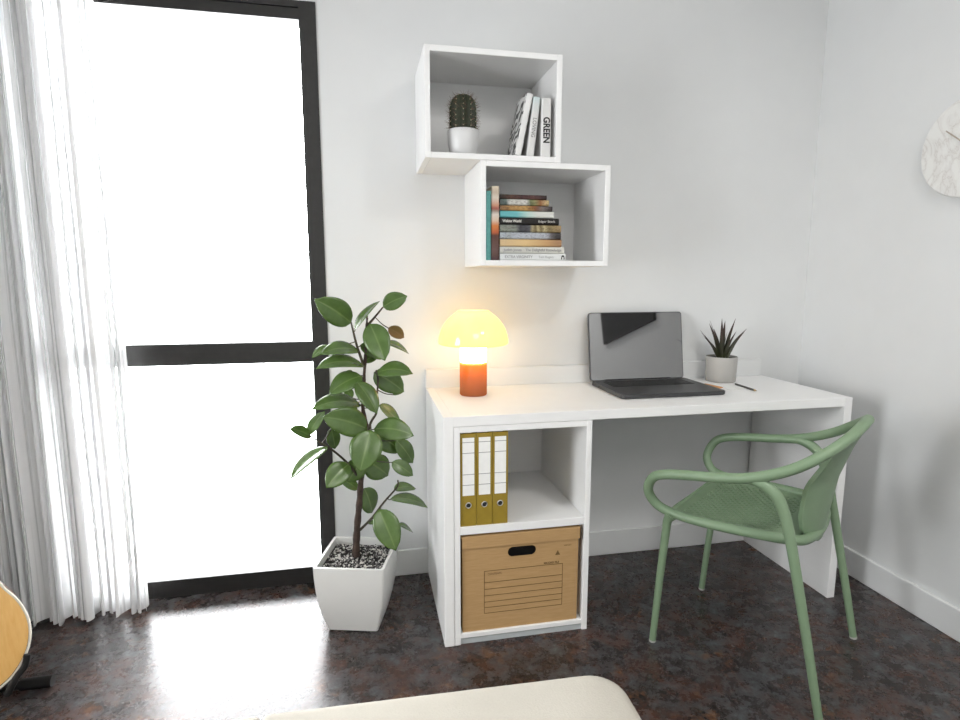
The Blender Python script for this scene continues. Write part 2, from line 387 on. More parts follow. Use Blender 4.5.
# ------------------------------------------------------------------ desk
H, DF, TH, XR = .75, -.4865, .031, 1.444
dk = thing('desk', (XR/2, DF/2, 0), 'long white writing desk with panel legs and a low back rail', 'desk')
b_ = .0012
obj('desktop', newbox(TH, XR-TH, DF, -.004, H-TH, H, bev=b_), 'white', dk)
obj('side_panel', newbox(0, TH, DF, -.0125, 0, H, bev=b_), 'white', dk)
obj('side_panel', newbox(XR-TH, XR, DF, -.0125, 0, H, bev=b_), 'white', dk)
obj('back_rail', newbox(0, 1.432, -.020, -.002, H, .8205, bev=b_), 'trim', dk)

# cube shelf unit under the desk
A0, A1, A2, A3 = .0318, .0512, .4591, .478
ST = H-TH-.001
cu = thing('shelf_unit', ((A0+A3)/2, -.25, 0), 'white open shelf unit with two compartments under the desk', 'shelf unit')
obj('side_panel', newbox(A0, A1, DF+.001, -.016, 0, ST, bev=b_), 'white', cu)
obj('side_panel', newbox(A2, A3, DF+.001, -.016, 0, ST, bev=b_), 'white', cu)
obj('top_panel', newbox(A1, A2, DF+.001, -.016, .6986, ST, bev=b_), 'white', cu)
obj('shelf', newbox(A1, A2, DF+.001, -.026, .371, .397, bev=b_), 'white', cu)
obj('bottom_panel', newbox(A1, A2, DF+.001, -.026, .0225, .0385, bev=b_), 'white', cu)
obj('back_panel', newbox(A1, A2, -.026, -.018, .0, .6986), 'white', cu)
obj('plinth', newbox(A1, A2, DF+.007, DF+.020, 0, .0225), 'plinth', cu)

# ------------------------------------------------------------------ wall boxes
def wall_box(x0, x1, z0, z1, label):
    t_ = .0182; D = -.2955
    r = thing('wall_shelf', ((x0+x1)/2, 0, z0), label, 'wall shelf', 'white box shelves on the wall')
    obj('side_panel', newbox(x0, x0+t_, D, 0, z0, z1, bev=b_), 'white', r); obj('side_panel', newbox(x1-t_, x1, D, 0, z0, z1, bev=b_), 'white', r)
    obj('top_panel', newbox(x0+t_, x1-t_, D, 0, z1-t_, z1, bev=b_), 'white', r); obj('bottom_panel', newbox(x0+t_, x1-t_, D, 0, z0, z0+t_, bev=b_), 'white', r)
    obj('back_panel', newbox(x0+t_, x1-t_, -.010, 0, z0+t_, z1-t_), 'white', r)
wall_box(-.0222, .4214, 1.5358, 1.8677, 'white box wall shelf holding the cactus, upper of the two')
wall_box(.1541, .5973, 1.2033, 1.5353, 'white box wall shelf holding the stack of books, lower of the two')

# ------------------------------------------------------------------ books
def book(mat4, L, T, W, cover, label, title=None, group=None, soft=False, name='book', pages=True):
    """local x along the spine (centre 0), y from spine (0) to fore edge (W), z thickness (0..T)"""
    base = mat4 @ Vector((0, W/2, 0)); r = thing(name, base, label, 'book', group)
    c = .0012 if soft else .0022; rd = min(T*.3, .006)
    bm = bmn(); uv = bm.loops.layers.uv.new('UVMap')
    prof = [(rd, 0)]                                       # section in (y,z): rounded spine
    n = 4
    prof = [(W, 0), (rd, 0)] + [(rd-rd*math.sin(PI/2*k/n), rd-rd*math.cos(PI/2*k/n)) for k in range(1, n+1)] + [(rd-rd*math.cos(PI/2*k/n), T-rd+rd*math.sin(PI/2*k/n)) for k in range(n)] + [(rd, T), (W, T)]
    inn = [(W, T-c), (rd, T-c), (c, T-rd), (c, rd), (rd, c), (W, c)]
    poly = prof + inn
    a = [bm.verts.new((-L/2, p[0], p[1])) for p in poly]; b = [bm.verts.new((L/2, p[0], p[1])) for p in poly]; k = len(poly)
    for i in range(k): bm.faces.new((a[i], a[(i+1) % k], b[(i+1) % k], b[i]))
    m = len(prof)
    for q, flip in ((a, 0), (b, 1)):
        f = bm.faces.new(q if flip else q[::-1])
    bmesh.ops.triangulate(bm, faces=[f for f in bm.faces if len(f.verts) > 4])
    for f in bm.faces:
        for lp in f.loops: lp[uv].uv = (lp.vert.co.x/L+.5, lp.vert.co.z/T)
    bm.transform(mat4); obj('cover', bm, cover, r)
    pm = bmn(); e = 0 if soft else .003
    box(pm, -L/2+e, L/2-e, rd*.6+c, W-(.0005 if soft else .004), c, T-c); pm.transform(mat4); obj('pages', pm, 'paper', r)
    if title:
        for s, cx, wd, sz, mt, bold in title:
            tm = bmn(); text_mesh(tm, s, mat4 @ frame_m((cx, -.0006, T/2), (1, 0, 0), (0, 0, 1)), sz, wd, bold); obj('title', tm, mt, r, fix=False)
    return r
LSH = 1.2033+.0182
YF2 = -.2855
def lying(x0, x1, z0, z1, W, cover, label, title=None, soft=True, yo=0, rot=0):
    m = Matrix.Translation(((x0+x1)/2, YF2+yo, z0)) @ Matrix.Rotation(rot, 4, 'Z')
    return book(m, x1-x0, z1-z0-.0004, W, cover, label, title, 'books lying in the lower wall shelf', soft)
GR = 'greens'
def C(*a): return tuple(a)+(1,)
mats = [
 spine_mat('spine_white', [(0, C(.62, .64, .64)), (1, C(.70, .71, .70))], dist=.03),
 spine_mat('spine_ivory', [(0, C(.52, .52, .48)), (1, C(.62, .61, .56))], dist=.03),
 spine_mat('spine_tan', [(0, C(.55, .40, .23)), (.4, C(.62, .44, .22)), (.75, C(.46, .28, .13)), (1, C(.30, .17, .09))], dist=.03),
 spine_mat('spine_skyphoto', [(0, C(.42, .46, .50)), (.15, C(.34, .37, .38)), (.2, C(.45, .48, .53)), (.72, C(.46, .48, .52)), (.85, C(.14, .13, .13)), (.95, C(.05, .045, .045))], dist=.09),
 spine_mat('spine_figures', [(0, C(.24, .26, .22)), (.25, C(.22, .24, .21)), (.32, C(.05, .05, .06)), (.48, C(.08, .08, .09)), (.53, C(.42, .36, .21)), (.58, C(.16, .12, .06)), (.62, C(.50, .43, .24)), (.67, C(.18, .13, .06)), (.72, C(.5, .43, .25)), (.78, C(.22, .17, .08)), (1, C(.34, .24, .12))], dist=.05),
 spine_mat('spine_black', [(0, C(.010, .009, .009)), (1, C(.016, .013, .012))], dist=.03),
 spine_mat('spine_turquoise_fade', [(0, C(.10, .34, .36)), (.3, C(.14, .40, .42)), (.5, C(.40, .55, .50)), (.7, C(.58, .59, .55)), (1, C(.64, .64, .60))], dist=.03),
 spine_mat('spine_amber_scene', [(0, C(.22, .12, .06)), (.2, C(.42, .24, .09)), (.5, C(.50, .30, .10)), (.65, C(.22, .08, .03)), (.8, C(.18, .15, .14)), (1, C(.05, .04, .04))], dist=.12),
 spine_mat('spine_portrait', [(0, C(.08, .10, .09)), (.12, C(.12, .16, .15)), (.2, C(.55, .54, .50)), (.55, C(.58, .57, .53)), (.62, C(.12, .14, .06)), (.72, C(.26, .24, .11)), (.82, C(.25, .10, .04)), (.92, C(.55, .38, .20)), (1, C(.5, .4, .2))], dist=.05),
 spine_mat('spine_dark_red', [(0, C(.03, .025, .02)), (.25, C(.10, .05, .035)), (.45, C(.06, .03, .03)), (.7, C(.11, .05, .045)), (1, C(.03, .02, .02))], dist=.15),
]
zb = [LSH, 1.2445, 1.2668, 1.2910, 1.3135, 1.3375, 1.3600, 1.3822, 1.3990, 1.4195, 1.4340]
xr = [.4485, .4440, .4335, .4315, .4310, .4228, .4050, .3995, .3875, .3800]
lb = ['white book with an arch mark on its spine, bottom of the stack', 'ivory book with grey lettering, second from the bottom of the stack', 'tan paperback lying third from the bottom of the stack',
      'pale blue-grey picture-spine book between the tan book and the figures book', 'book with pale figures on a dark spine lying under the black book', 'black book with pale lettering in the middle of the stack',
      'turquoise and white book lying on the black book', 'amber and dark brown spine book third from the top of the stack', 'book with white and olive spine second from the top of the stack', 'thin dark red-brown book on top of the stack']
ti = {0: [('EXTRA VIRGINITY', -.05, .095, .013, 'greyink', .0002), ('Tom Rogers', .045, .052, .011, 'greyink', 0)], 1: [('Judith Jones', -.068, .062, .012, 'greyink', .0003), ('The Delightful Knowledge', .038, .125, .012, 'greyink', .0003)],
      5: [('Waking World', -.061, .064, .012, 'whiteink', .0004), ('Edgar Stark', .058, .058, .010, 'whiteink', 0)]}
for i in range(10):
    r = lying(.2212, xr[i], zb[i], zb[i+1], [.13, .13, .125, .128, .13, .12, .125, .12, .12, .115][i], mats[i], lb[i], ti.get(i), soft=(i != 3), yo=[0, .001, .0, .002, 0, 0, .002, 0, .002, .003][i])
    if i == 0:
        mk = bmn(); o_ = (.4385, YF2-.0008, LSH+.004)
        pts = [(.0065*math.cos(a), .0005+.0135*math.sin(a)) for a in [PI*k/10 for k in range(11)]]
        inner = [(-.0025, 0), (-.0035, .006), (0, .009), (.0035, .006), (.0025, 0)]
        prism(mk, pts+[(-.0065, 0)]+inner[:]+[(.0065, 0)], (o_, (1, 0, 0), (0, 0, 1), (0, -1, 0)), -.0002, .0003)
        obj('emblem', mk, 'ink', r)
def standing(x0, x1, z0, z1, W, cover, label, title=None, soft=True, lean=0, yb=YF2, group=None):
    """spine vertical, lettering reads downwards; lean tips the top towards +x about the foot of its right edge"""
    L = z1-z0
    m = Matrix(((0, 0, 1, 0), (0, 1, 0, 0), (-1, 0, 0, 0), (0, 0, 0, 1)))
    m = Matrix.Translation((x1, yb, z0)) @ Matrix.Rotation(lean, 4, 'Y') @ Matrix.Translation((-(x1-x0), 0, L/2)) @ m
    return book(m, L, x1-x0, W, cover, label, title, group, soft)
teal = simple('teal_cloth', (.115, .36, .34, 1), .7, .12, 90)
standing(.1735, .1915, LSH, 1.4425, .15, teal, 'teal clothbound book standing against the side of the lower wall shelf', soft=False, group='books standing in the lower wall shelf')
prt = spine_mat('spine_sunset', [(0, C(.62, .55, .42)), (.08, C(.45, .36, .28)), (.15, C(.58, .52, .44)), (.26, C(.50, .25, .16)), (.30, C(.30, .08, .06)), (.33, C(.25, .2, .16)), (.38, C(.62, .56, .50)), (.46, C(.60, .45, .34)), (.53, C(.55, .18, .05)), (.62, C(.42, .10, .04)), (.66, C(.09, .04, .03)), (.85, C(.13, .075, .065)), (1, C(.06, .03, .03))], dist=.02)
standing(.1925, .2190, LSH, 1.4575, .14, prt, 'book with white, orange and brown spine standing beside the teal book', group='books standing in the lower wall shelf')
USH = 1.5358+.0182
zeb = NT('zebra_cover'); v = zeb.coord('Object', (1, 1, 1)); wv = zeb.n('ShaderNodeTexWave'); wv.inputs['Scale'].default_value = 7; wv.inputs['Distortion'].default_value = 14; wv.inputs['Detail'].default_value = 2; wv.inputs['Detail Scale'].default_value = 2.4
wv.bands_direction = 'Z'; zeb.l(v, wv.inputs['Vector']); gm = zeb.n('ShaderNodeNewGeometry'); sx = zeb.n('ShaderNodeSeparateXYZ'); zeb.l(gm.outputs['Normal'], sx.inputs[0])
ab = zeb.n('ShaderNodeMath', operation='ABSOLUTE'); zeb.l(sx.outputs[0], ab.inputs[0])
zeb.set(Base_Color=zeb.mix(zeb.ramp(ab.outputs[0], [(.6, C(0, 0, 0)), (.7, C(1, 1, 1))]), C(.66, .66, .65), zeb.ramp(wv.outputs['Fac'], [(.35, C(.02, .02, .02)), (.6, C(.62, .62, .61))])), Roughness=.4)
UG = 'books standing in the upper wall shelf'
standing(.2675, .2905, USH+.0005, 1.7495, .125, zeb.m, 'white-spined book with a black and white patterned cover leaning on the others', soft=True, lean=math.radians(11.5), group=UG)
lov = spine_mat('spine_pale', [(0, C(.50, .60, .60)), (.12, C(.56, .60, .59)), (.3, C(.66, .66, .65)), (1, C(.64, .64, .63))], dist=.02)
standing(.3085, .3335, USH+.0005, 1.738, .14, lov, 'pale book with light grey lettering leaning between two white books', [('LOVING', .003, .060, .017, 'greyink', .0003)], soft=True, lean=math.radians(6.5), group=UG)
wht = spine_mat('spine_plain_white', [(0, C(.64, .64, .63)), (1, C(.68, .68, .67))], dist=.03)
standing(.3570, .3900, USH, 1.7365, .14, wht, 'white book with bold black GREEN lettering standing upright', [('GREEN', .007, .080, .030, 'ink', .0010)], soft=True, group=UG)

# ------------------------------------------------------------------ cactus
cx, cy, cz = .1085, -.235, USH
ct = thing('potted_cactus', (cx, cy, cz), 'small round-ribbed cactus in a white pot in the upper wall shelf', 'cactus')
bm = bmn(); lathe(bm, [(0, 0), (.040, 0), (.0435, .004), (.0495, .045), (.0515, .079), (.0500, .081), (.0475, .078), (.046, .066), (0, .066)], (cx, cy, cz)); obj('pot', bm, 'cactus_pot', ct, smooth=True, angle=50)
bm = bmn(); lathe(bm, [(0, .070), (.0465, .0685), (.0465, .064)], (cx, cy, cz)); obj('soil', bm, 'soil', ct)
cact = simple('cactus_skin', (.020, .026, .010, 1), .6, .25, 60); bm = bmn(); NR = 11; rings = []
def cr(z):                                                   # profile radius at height fraction
    return .0435*min(1, (max(0, 1-(max(0, z-.62)/.38)**2.3))**.5)*(.86+.14*min(1, z/.2))
for j in range(26):
    z = j/25; r0 = cr(z) if z < 1 else .003
    rings.append([bm.verts.new((cx+r0*(.90+.12*math.cos(NR*2*PI*k/88))*math.cos(2*PI*k/88), cy+r0*(.90+.12*math.cos(NR*2*PI*k/88))*math.sin(2*PI*k/88), cz+.066+.128*z)) for k in range(88)])
for a, b in zip(rings, rings[1:]):
    for k in range(88): bm.faces.new((a[k], a[(k+1) % 88], b[(k+1) % 88], b[k]))
bm.faces.new(rings[-1]); obj('body', bm, cact, ct, smooth=True)
bm = bmn(); ar = bmn()
for k in range(NR):
    a = 2*PI*k/NR
    for j in range(8):
        z = .06+.125*j; r0 = cr(min(z, .995))*1.02; p = Vector((cx+r0*math.cos(a), cy+r0*math.sin(a), cz+.066+.128*z)); n = Vector((math.cos(a), math.sin(a), .2+1.2*max(0, z-.6)))
        bmesh.ops.create_icosphere(ar, subdivisions=1, radius=.0019, matrix=Matrix.Translation(p))
        for q in range(6):
            d = (n.normalized()+Vector((random.gauss(0, .6), random.gauss(0, .6), random.gauss(0, .6)))).normalized()
            tube(bm, [p, p+d*random.uniform(.010, .019)], [.0005, .00015], 3)
o = obj('spines', bm, simple('cactus_spine', (.16, .085, .06, 1), .6, .2), ct); o['kind'] = 'stuff'
obj('areoles', ar, simple('areole_wool', (.42, .40, .26, 1), .9, .2), ct, smooth=True)

# ------------------------------------------------------------------ lamp
lx, ly, lz = .1546, -.165, H
lm = thing('table_lamp', (lx, ly, lz), 'lit mushroom-shaped amber glass table lamp on the desk', 'lamp')
bm = bmn(); lathe(bm, [(0, 0), (.046, 0), (.0485, .003), (.0485, .118), (.0455, .118), (.0455, .006), (0, .006)], (lx, ly, lz)); obj('base', bm, 'lampbase', lm, smooth=True, angle=50)
bm = bmn(); lathe(bm, [(0, .108), (.0440, .108), (.0465, .118), (.0475, .19), (.044, .200), (0, .202)], (lx, ly, lz)); obj('diffuser', bm, 'glow', lm, smooth=True, angle=50)
sp = [(.045, .182), (.1185, .182), (.1235, .186), (.1240, .196), (.1205, .214), (.1120, .238), (.0965, .262), (.078, .281), (.062, .293), (.056, .298), (.050, .300), (0, .300)]
spi = [(max(0, r-.004), z-.004 if z > .19 else z+.003) for r, z in sp][::-1]
bm = bmn(); lathe(bm, catmull([(r, 0, z) for r, z in sp[1:]], 4) and [(p.x, p.z) for p in catmull([(r, 0, z) for r, z in sp[1:]], 4)], (lx, ly, lz), 64); obj('lamp_shade', bm, 'shade', lm, smooth=True, angle=60)
def point(name, loc, e, col, rad, parent):
    l_ = bpy.data.lights.new(name, 'POINT'); l_.energy = e; l_.color = col; l_.shadow_soft_size = rad
    o = bpy.data.objects.new(name, l_); link(o, parent, Vector(loc)); return o
point('shade_bulb', (lx, ly, lz+.245), 0.22, (1, .86, .62), .030, lm)
point('base_bulb', (lx, ly, lz+.112), .30, (1, .84, .58), .015, lm)

# ------------------------------------------------------------------ laptop
q0, q1, yf, yb2 = .637, 1.037, -.360, -.080
lt = thing('laptop', ((q0+q1)/2, (yf+yb2)/2, H), 'open dark grey laptop with a black screen on the white desk', 'laptop')
bm = bmn(); W_, D_ = q1-q0, yb2-yf; ctr = ((q0+q1)/2, (yf+yb2)/2, H+.002)
prism(bm, rrect(W_, D_, .014), (ctr, (1, 0, 0), (0, 1, 0), (0, 0, 1)), 0, .014)
bmesh.ops.bevel(bm, geom=[e for e in bm.edges if abs(e.verts[0].co.z-e.verts[1].co.z) < 1e-6], offset=.002, segments=2, affect='EDGES'); obj('base', bm, 'gunmetal', lt)
for x in (q0+.03, q1-.03):
    for y in (yf+.03, yb2-.03): obj('rubber_foot', newbox(x-.008, x+.008, y-.008, y+.008, H, H+.0025), 'black', lt)
kb = newbox(q0+.035, q1-.035, yb2-.135, yb2-.028, H+.0155, H+.0166, bev=.0005); kbo = obj('keyboard', kb, 'black', lt)
bm = bmn()
for r_ in range(6):
    y1 = yb2-.031-r_*.0172; n_ = [14, 14, 14, 13, 12, 9][r_]; w_ = (q1-q0-.076)/n_
    for k in range(n_): box(bm, q0+.038+k*w_+.001, q0+.038+(k+1)*w_-.001, y1-.0152, y1, H+.0164, H+.0175, bev=.0004)
o = obj('keys', bm, 'keys', kbo)
obj('trackpad', newbox((q0+q1)/2-.07, (q0+q1)/2+.07, yf+.012, yf+.112, H+.0156, H+.0161, bev=.0002), simple('trackpad_grey', (.05, .05, .052, 1), .35), lt)
tl = math.radians(9.0); hz = Vector(((q0+q1)/2, yb2+.004, H+.014)); ux, uv_, un = Vector((1, 0, 0)), Vector((0, math.sin(tl), math.cos(tl))), Vector((0, -math.cos(tl), math.sin(tl)))
HS = .268
bm = bmn(); prism(bm, rrect(W_, HS, .012), (hz+uv_*(HS/2), ux, uv_, un), -.007, 0); lid = obj('lid', bm, 'gunmetal', lt)
bm = bmn(); prism(bm, rrect(W_-.006, HS-.006, .010), (hz+uv_*(HS/2), ux, uv_, un), -.001, .0008); obj('screen', bm, 'screen', lid)
bm = bmn(); tube(bm, [(q0+.06, yb2+.004, H+.013), (q1-.06, yb2+.004, H+.013)], .006); obj('hinge', bm, 'black', lt, smooth=True, angle=40)
bm = bmn()
for y in (yb2-.03, yb2-.05, yb2-.08): box(bm, q0-.0004, q0+.002, y-.006, y+.006, H+.007, H+.011)
obj('port', bm, 'black', lt)

# dark picture on the right wall, seen only mirrored in the laptop screen
pc = thing('wall_picture', (RX, -1.70, 1.30), 'large black framed picture hanging on the plain side wall', 'picture')
obj('frame', newbox(RX-.025, RX, -2.12, -1.31, 1.300, 1.90, bev=.002), 'frame', pc); obj('print', newbox(RX-.0262, RX-.02, -2.10, -1.33, 1.315, 1.88), 'poster', pc)

# ------------------------------------------------------------------ desk plant, pencil, papers
px, py, pz = 1.188, -.100, H
dp = thing('potted_succulent', (px, py, pz), 'dark spiky succulent in a round grey pot on the desk', 'plant')
bm = bmn(); lathe(bm, [(0, 0), (.054, 0), (.0570, .003), (.0600, .099), (.0590, .1015), (.0570, .101), (.056, .088), (0, .088)], (px, py, pz), 48); obj('pot', bm, 'pot_grey', dp, smooth=True, angle=50)
bm = bmn(); lathe(bm, [(0, .094), (.0565, .0925), (.0565, .088)], (px, py, pz)); obj('soil', bm, 'soil', dp)
def blade(bm, P, width, side, thick=.0035):
    """tapering pointed succulent leaf with a channelled upper side"""
    rows = []; m = len(P)
    for i, p in enumerate(P):
        s = i/(m-1); wd = width*(.75+.5*s if s < .3 else .9*(1-((s-.3)/.7)**1.5)+.0)*.5+.0002
        T = (P[min(i+1, m-1)]-P[max(i-1, 0)]).normalized(); n = T.cross(side).normalized()
        rows.append([bm.verts.new(p-side*wd+n*thick*.4*(1-s)), bm.verts.new(p-n*thick*.3*(1-s)), bm.verts.new(p+side*wd+n*thick*.4*(1-s)), bm.verts.new(p-n*thick*(1-s*.9)-n*.0003)])
    for a, b in zip(rows, rows[1:]):
        for k in range(4): bm.faces.new((a[k], a[(k+1) % 4], b[(k+1) % 4], b[k]))
    bm.faces.new(rows[0][::-1]); bm.faces.new(rows[-1])
tn = NT('succulent_leaf'); zc = tn.n('ShaderNodeSeparateXYZ'); tn.l(tn.coord('Generated'), zc.inputs[0]); f_ = tn.noise(tn.coord('Object'), 40)
tn.set(Base_Color=tn.mix(tn.ramp(f_, [(.3, C(0, 0, 0)), (.7, C(.6, .6, .6))]), tn.ramp(zc.outputs[2], [(.1, C(.040, .048, .016)), (.5, C(.030, .032, .014)), (.8, C(.050, .020, .018)), (1, C(.075, .028, .028))]), C(.035, .030, .022)), Roughness=.45)
tips = [(1.061, -.15, .940), (1.102, -.12, .987), (1.124, -.09, .995), (1.150, -.13, 1.006), (1.186, -.10, .994), (1.232, -.10, 1.003), (1.256, -.14, .965), (1.114, -.05, .943), (1.211, -.06, .985), (1.138, -.15, .967), (1.203, -.15, .957), (1.171, -.05, .958), (1.095, -.07, .955), (1.232, -.05, .945)]
for i, tp in enumerate(tips):
    tp = Vector(tp); tp.x = px + (tp.x+.008-px)*1.0; b0 = Vector((px+(tp.x-px)*.16, py+(tp.y-py)*.2, pz+.090)); md = b0.lerp(tp, .5); md.z += .004; out = Vector((tp.x-px, tp.y-py, 0))
    md -= out*.08; P = catmull([b0, md, tp], 7); sd = Vector((1, .2*random.uniform(-1, 1), 0)) if abs(out.x) < .05 else Vector((.45, -.8 if out.y < .0 else .8, 0)); sd = (sd - (tp-b0).normalized()*sd.dot((tp-b0).normalized())).normalized()
    bm = bmn(); blade(bm, P, random.uniform(.016, .022), sd); obj('leaf', bm, tn.m, dp, smooth=True, angle=50)
pe0, pe1 = Vector((1.190, -.195, H+.0042)), Vector((1.180, -.332, H+.0042))
pn = thing('pencil', (pe0+pe1)/2-Vector((0, 0, .0042)), 'dark grey pencil lying on the desk near the grey pot', 'pencil')
bm = bmn(); tube(bm, [pe0, pe0.lerp(pe1, .9)], .0040, 6); obj('barrel', bm, simple('grey_lacquer', (.075, .072, .07, 1), .4), pn)
bm = bmn(); tube(bm, [pe0.lerp(pe1, .9), pe0.lerp(pe1, .98)], [.0040, .0012], 8); obj('tip', bm, simple('pencil_wood', (.5, .36, .2, 1), .7), pn)
bm = bmn(); tube(bm, [pe0.lerp(pe1, .98), pe1], [.0012, .0003], 6); obj('lead', bm, 'ink', pn)
bm = bmn(); prism(bm, [(-.045, -.042), (.045, -.042), (.045, .042), (-.045, .042)], ((1.140, -.235, H), (.97, .24, 0), (-.24, .97, 0), (0, 0, 1)), 0, .0012); solo('notepaper', bm, 'paper', 'small white sheet of paper lying beside the grey pot', 'paper')
bm = bmn(); prism(bm, [(-.022, -.042), (.022, -.042), (.022, .042), (-.022, .042)], ((1.073, -.205, H), (.97, .24, 0), (-.24, .97, 0), (0, 0, 1)), 0, .004); solo('sticky_note_pad', bm, simple('orange_paper', (.60, .30, .12, 1), .8, .05), 'small orange note pad beside the laptop', 'note pad')

# ------------------------------------------------------------------ binders
def binder(x0, x1, label):
    yfb, z0, z1, D = -.480, .397, .695, .27
    r = thing('binder', ((x0+x1)/2, yfb+D/2, z0), label, 'binder', 'olive ring binders on the shelf')
    bm = bmn(); c = .003
    box(bm, x0, x1, yfb, yfb+c, z0, z1, bev=.0008); box(bm, x0, x0+c, yfb+c, yfb+D, z0, z1); box(bm, x1-c, x1, yfb+c, yfb+D, z0, z1); obj('cover', bm, 'binder', r)
    obj('papers', newbox(x0+.006, x1-.006, yfb+.02, yfb+D-.015, z0+.006, z1-.012), 'paper', r)
    xm = (x0+x1)/2; hw = (x1-x0)/2-.0065
    lab = obj('spine_label', newbox(xm-hw, xm+hw, yfb-.0008, yfb, z0+.100, z1-.014), 'paper', r)
    for zz in (z1-.028, z1-.062, z0+.168, z0+.134): obj('ruled_line', newbox(xm-hw, xm+hw, yfb-.0011, yfb-.0008, zz-.0010, zz+.0010), 'greyink', lab)
    ring = bmn(); n = 24
    for k in range(n):
        a0, a1 = 2*PI*k/n, 2*PI*(k+1)/n; zc_ = z0+.068
        P = [ring.verts.new((xm+rr*math.cos(a), yfb-dd, zc_+rr*math.sin(a))) for a in (a0, a1) for rr, dd in ((.0098, 0), (.0092, .0016), (.0074, .0016), (.0068, 0))]
        for i in range(3): ring.faces.new((P[i], P[i+1], P[i+5], P[i+4]))
    obj('ring_pull', ring, 'metal', r, smooth=True)
    hb = bmn(); lathe(hb, [(0, 0), (.0070, 0), (.0070, .0006), (0, .0006)], (0, 0, 0), 24); hb.transform(frame_m((xm, yfb-.0001, z0+.068), (1, 0, 0), (0, 0, 1))); obj('finger_hole', hb, 'ink', r)
    return r
binder(.0530, .1030, 'olive yellow ring binder against the shelf side panel, next to the desk end')
binder(.1040, .1535, 'olive yellow ring binder standing between two alike binders')
binder(.1545, .2035, 'olive yellow ring binder beside the empty shelf space')

# ------------------------------------------------------------------ cardboard archive box
bx0, bx1, by0, by1, bz0, bz1 = .0542, .4475, -.4845, -.10, .0386, .3632
ab_ = thing('storage_box', ((bx0+bx1)/2, (by0+by1)/2, bz0), 'brown cardboard archive box with lid and hand hole under the binders', 'box')
bm = bmn(); hx, hzz, hw, hh = .2527, .297, .094, .033
def plate_with_slot(bm, x0, x1, z0, z1, y, th_):
    out = [(x0, z0), (x1, z0), (x1, z1), (x0, z1)]; sl = [(hx+p[0], hzz+p[1]) for p in rrect(hw, hh, hh/2-.0005, 8)]
    for yy in (y, y+th_):
        vo = [bm.verts.new((p[0], yy, p[1])) for p in out]; vi = [bm.verts.new((p[0], yy, p[1])) for p in sl]
        eo = [bm.edges.new((vo[i], vo[(i+1) % 4])) for i in range(4)]; ei = [bm.edges.new((vi[i], vi[(i+1) % len(vi)])) for i in range(len(vi))]
        bmesh.ops.triangle_fill(bm, use_beauty=True, edges=eo+ei)
        if yy == y: v1 = vi
        else:
            for i in range(len(vi)): bm.faces.new((v1[i], v1[(i+1) % len(vi)], vi[(i+1) % len(vi)], vi[i]))
plate_with_slot(bm, bx0+.004, bx1-.004, bz0, bz1-.004, by0+.0065, .003)
box(bm, bx0+.004, bx0+.007, by0+.0095, by1-.003, bz0, bz1-.004); box(bm, bx1-.007, bx1-.004, by0+.0095, by1-.003, bz0, bz1-.004)
box(bm, bx0+.006, bx1-.006, by1-.006, by1-.003, bz0, bz1-.004); box(bm, bx0+.006, bx1-.006, by0+.006, by1-.006, bz0, bz0+.003)
bd = obj('body', bm, 'kraft', ab_)
bm = bmn(); box(bm, bx0, bx1, by0, by1, bz1-.004, bz1, bev=.001)
zl = bz1-.0395
box(bm, bx0, bx1, by0, by0+.0025, zl, bz1-.003); box(bm, bx0, bx1, by1-.0025, by1, zl, bz1-.003); box(bm, bx0, bx0+.0025, by0, by1, zl, bz1-.003); box(bm, bx1-.0025, bx1, by0, by1, zl, bz1-.003)
obj('lid', bm, 'kraft', ab_)
obj('shade_backing', newbox(bx0+.02, bx1-.02, by0+.03, by0+.04, bz0+.003, bz1-.01), 'black', ab_)  # black sheet behind the hand hole, stands in for the dark inside
bm = bmn(); yi0, yi1 = by0+.0060, by0+.0066
FX0, FX1, FZ0, FZ1 = .1290, .3905, .0955, .2400
def ln(x0, x1, z0, z1): box(bm, x0, x1, yi0, yi1, z0, z1)
lw = .0009
for z_ in (FZ1, .2010, .1782, .1558, .1343, .1150, FZ0): ln(FX0, FX1, z_-lw, z_+lw)
ln(FX0-lw, FX0+lw, FZ0, FZ1); ln(FX1-lw, FX1+lw, FZ0, FZ1)
text_mesh(bm, 'CONTENTS', frame_m((.1625, yi0, .2285), (1, 0, 0), (0, 0, 1)), .010, .045)
text_mesh(bm, 'RECORD FILE', frame_m((.352, yi0, .2465), (1, 0, 0), (0, 0, 1)), .009, .052, .0003)
text_mesh(bm, 'KEEP DRY', frame_m((.407, yi0, .3015), (1, 0, 0), (0, 0, 1)), .006, .026)
prism(bm, [(-.0085, 0), (.0085, 0), (0, .016)], ((.373, yi0, .2715), (1, 0, 0), (0, 0, 1), (0, -1, 0)), -.0004, .0002)
obj('print', bm, 'boxink', bd, fix=False)

# ------------------------------------------------------------------ rubber plant in white planter
ROT = math.radians(-15); PC = Vector((-.267, -.262, 0)); PH = .238
pl_ = thing('potted_rubber_plant', PC, 'tall green rubber plant in a square white planter by the window', 'plant')
def sq(bm, h, z, r=.012):
    return [bm.verts.new(PC+Matrix.Rotation(ROT, 3, 'Z') @ Vector((p[0], p[1], z))) for p in rrect(h*2, h*2, r, 3)]
bm = bmn(); prof = [(.077, 0), (.0835, .004), (.0960, .05), (.1060, .10), (.1125, .15), (.1155, .195), (.1165, .228), (.1165, PH), (.1070, PH), (.1070, .205)]
rg = [sq(bm, h, z, .008) for h, z in prof]; bm.faces.new(rg[0][::-1]); bm.faces.new(rg[-1])
for a, b in zip(rg, rg[1:]):
    for k in range(len(a)): bm.faces.new((a[k], a[(k+1) % len(a)], b[(k+1) % len(a)], b[k]))
obj('planter', bm, 'pot_white', pl_, smooth=True, angle=35)
bm = bmn(); a = sq(bm, .1069, .212, .008); bm.faces.new(a); b = sq(bm, .1069, .206, .008)
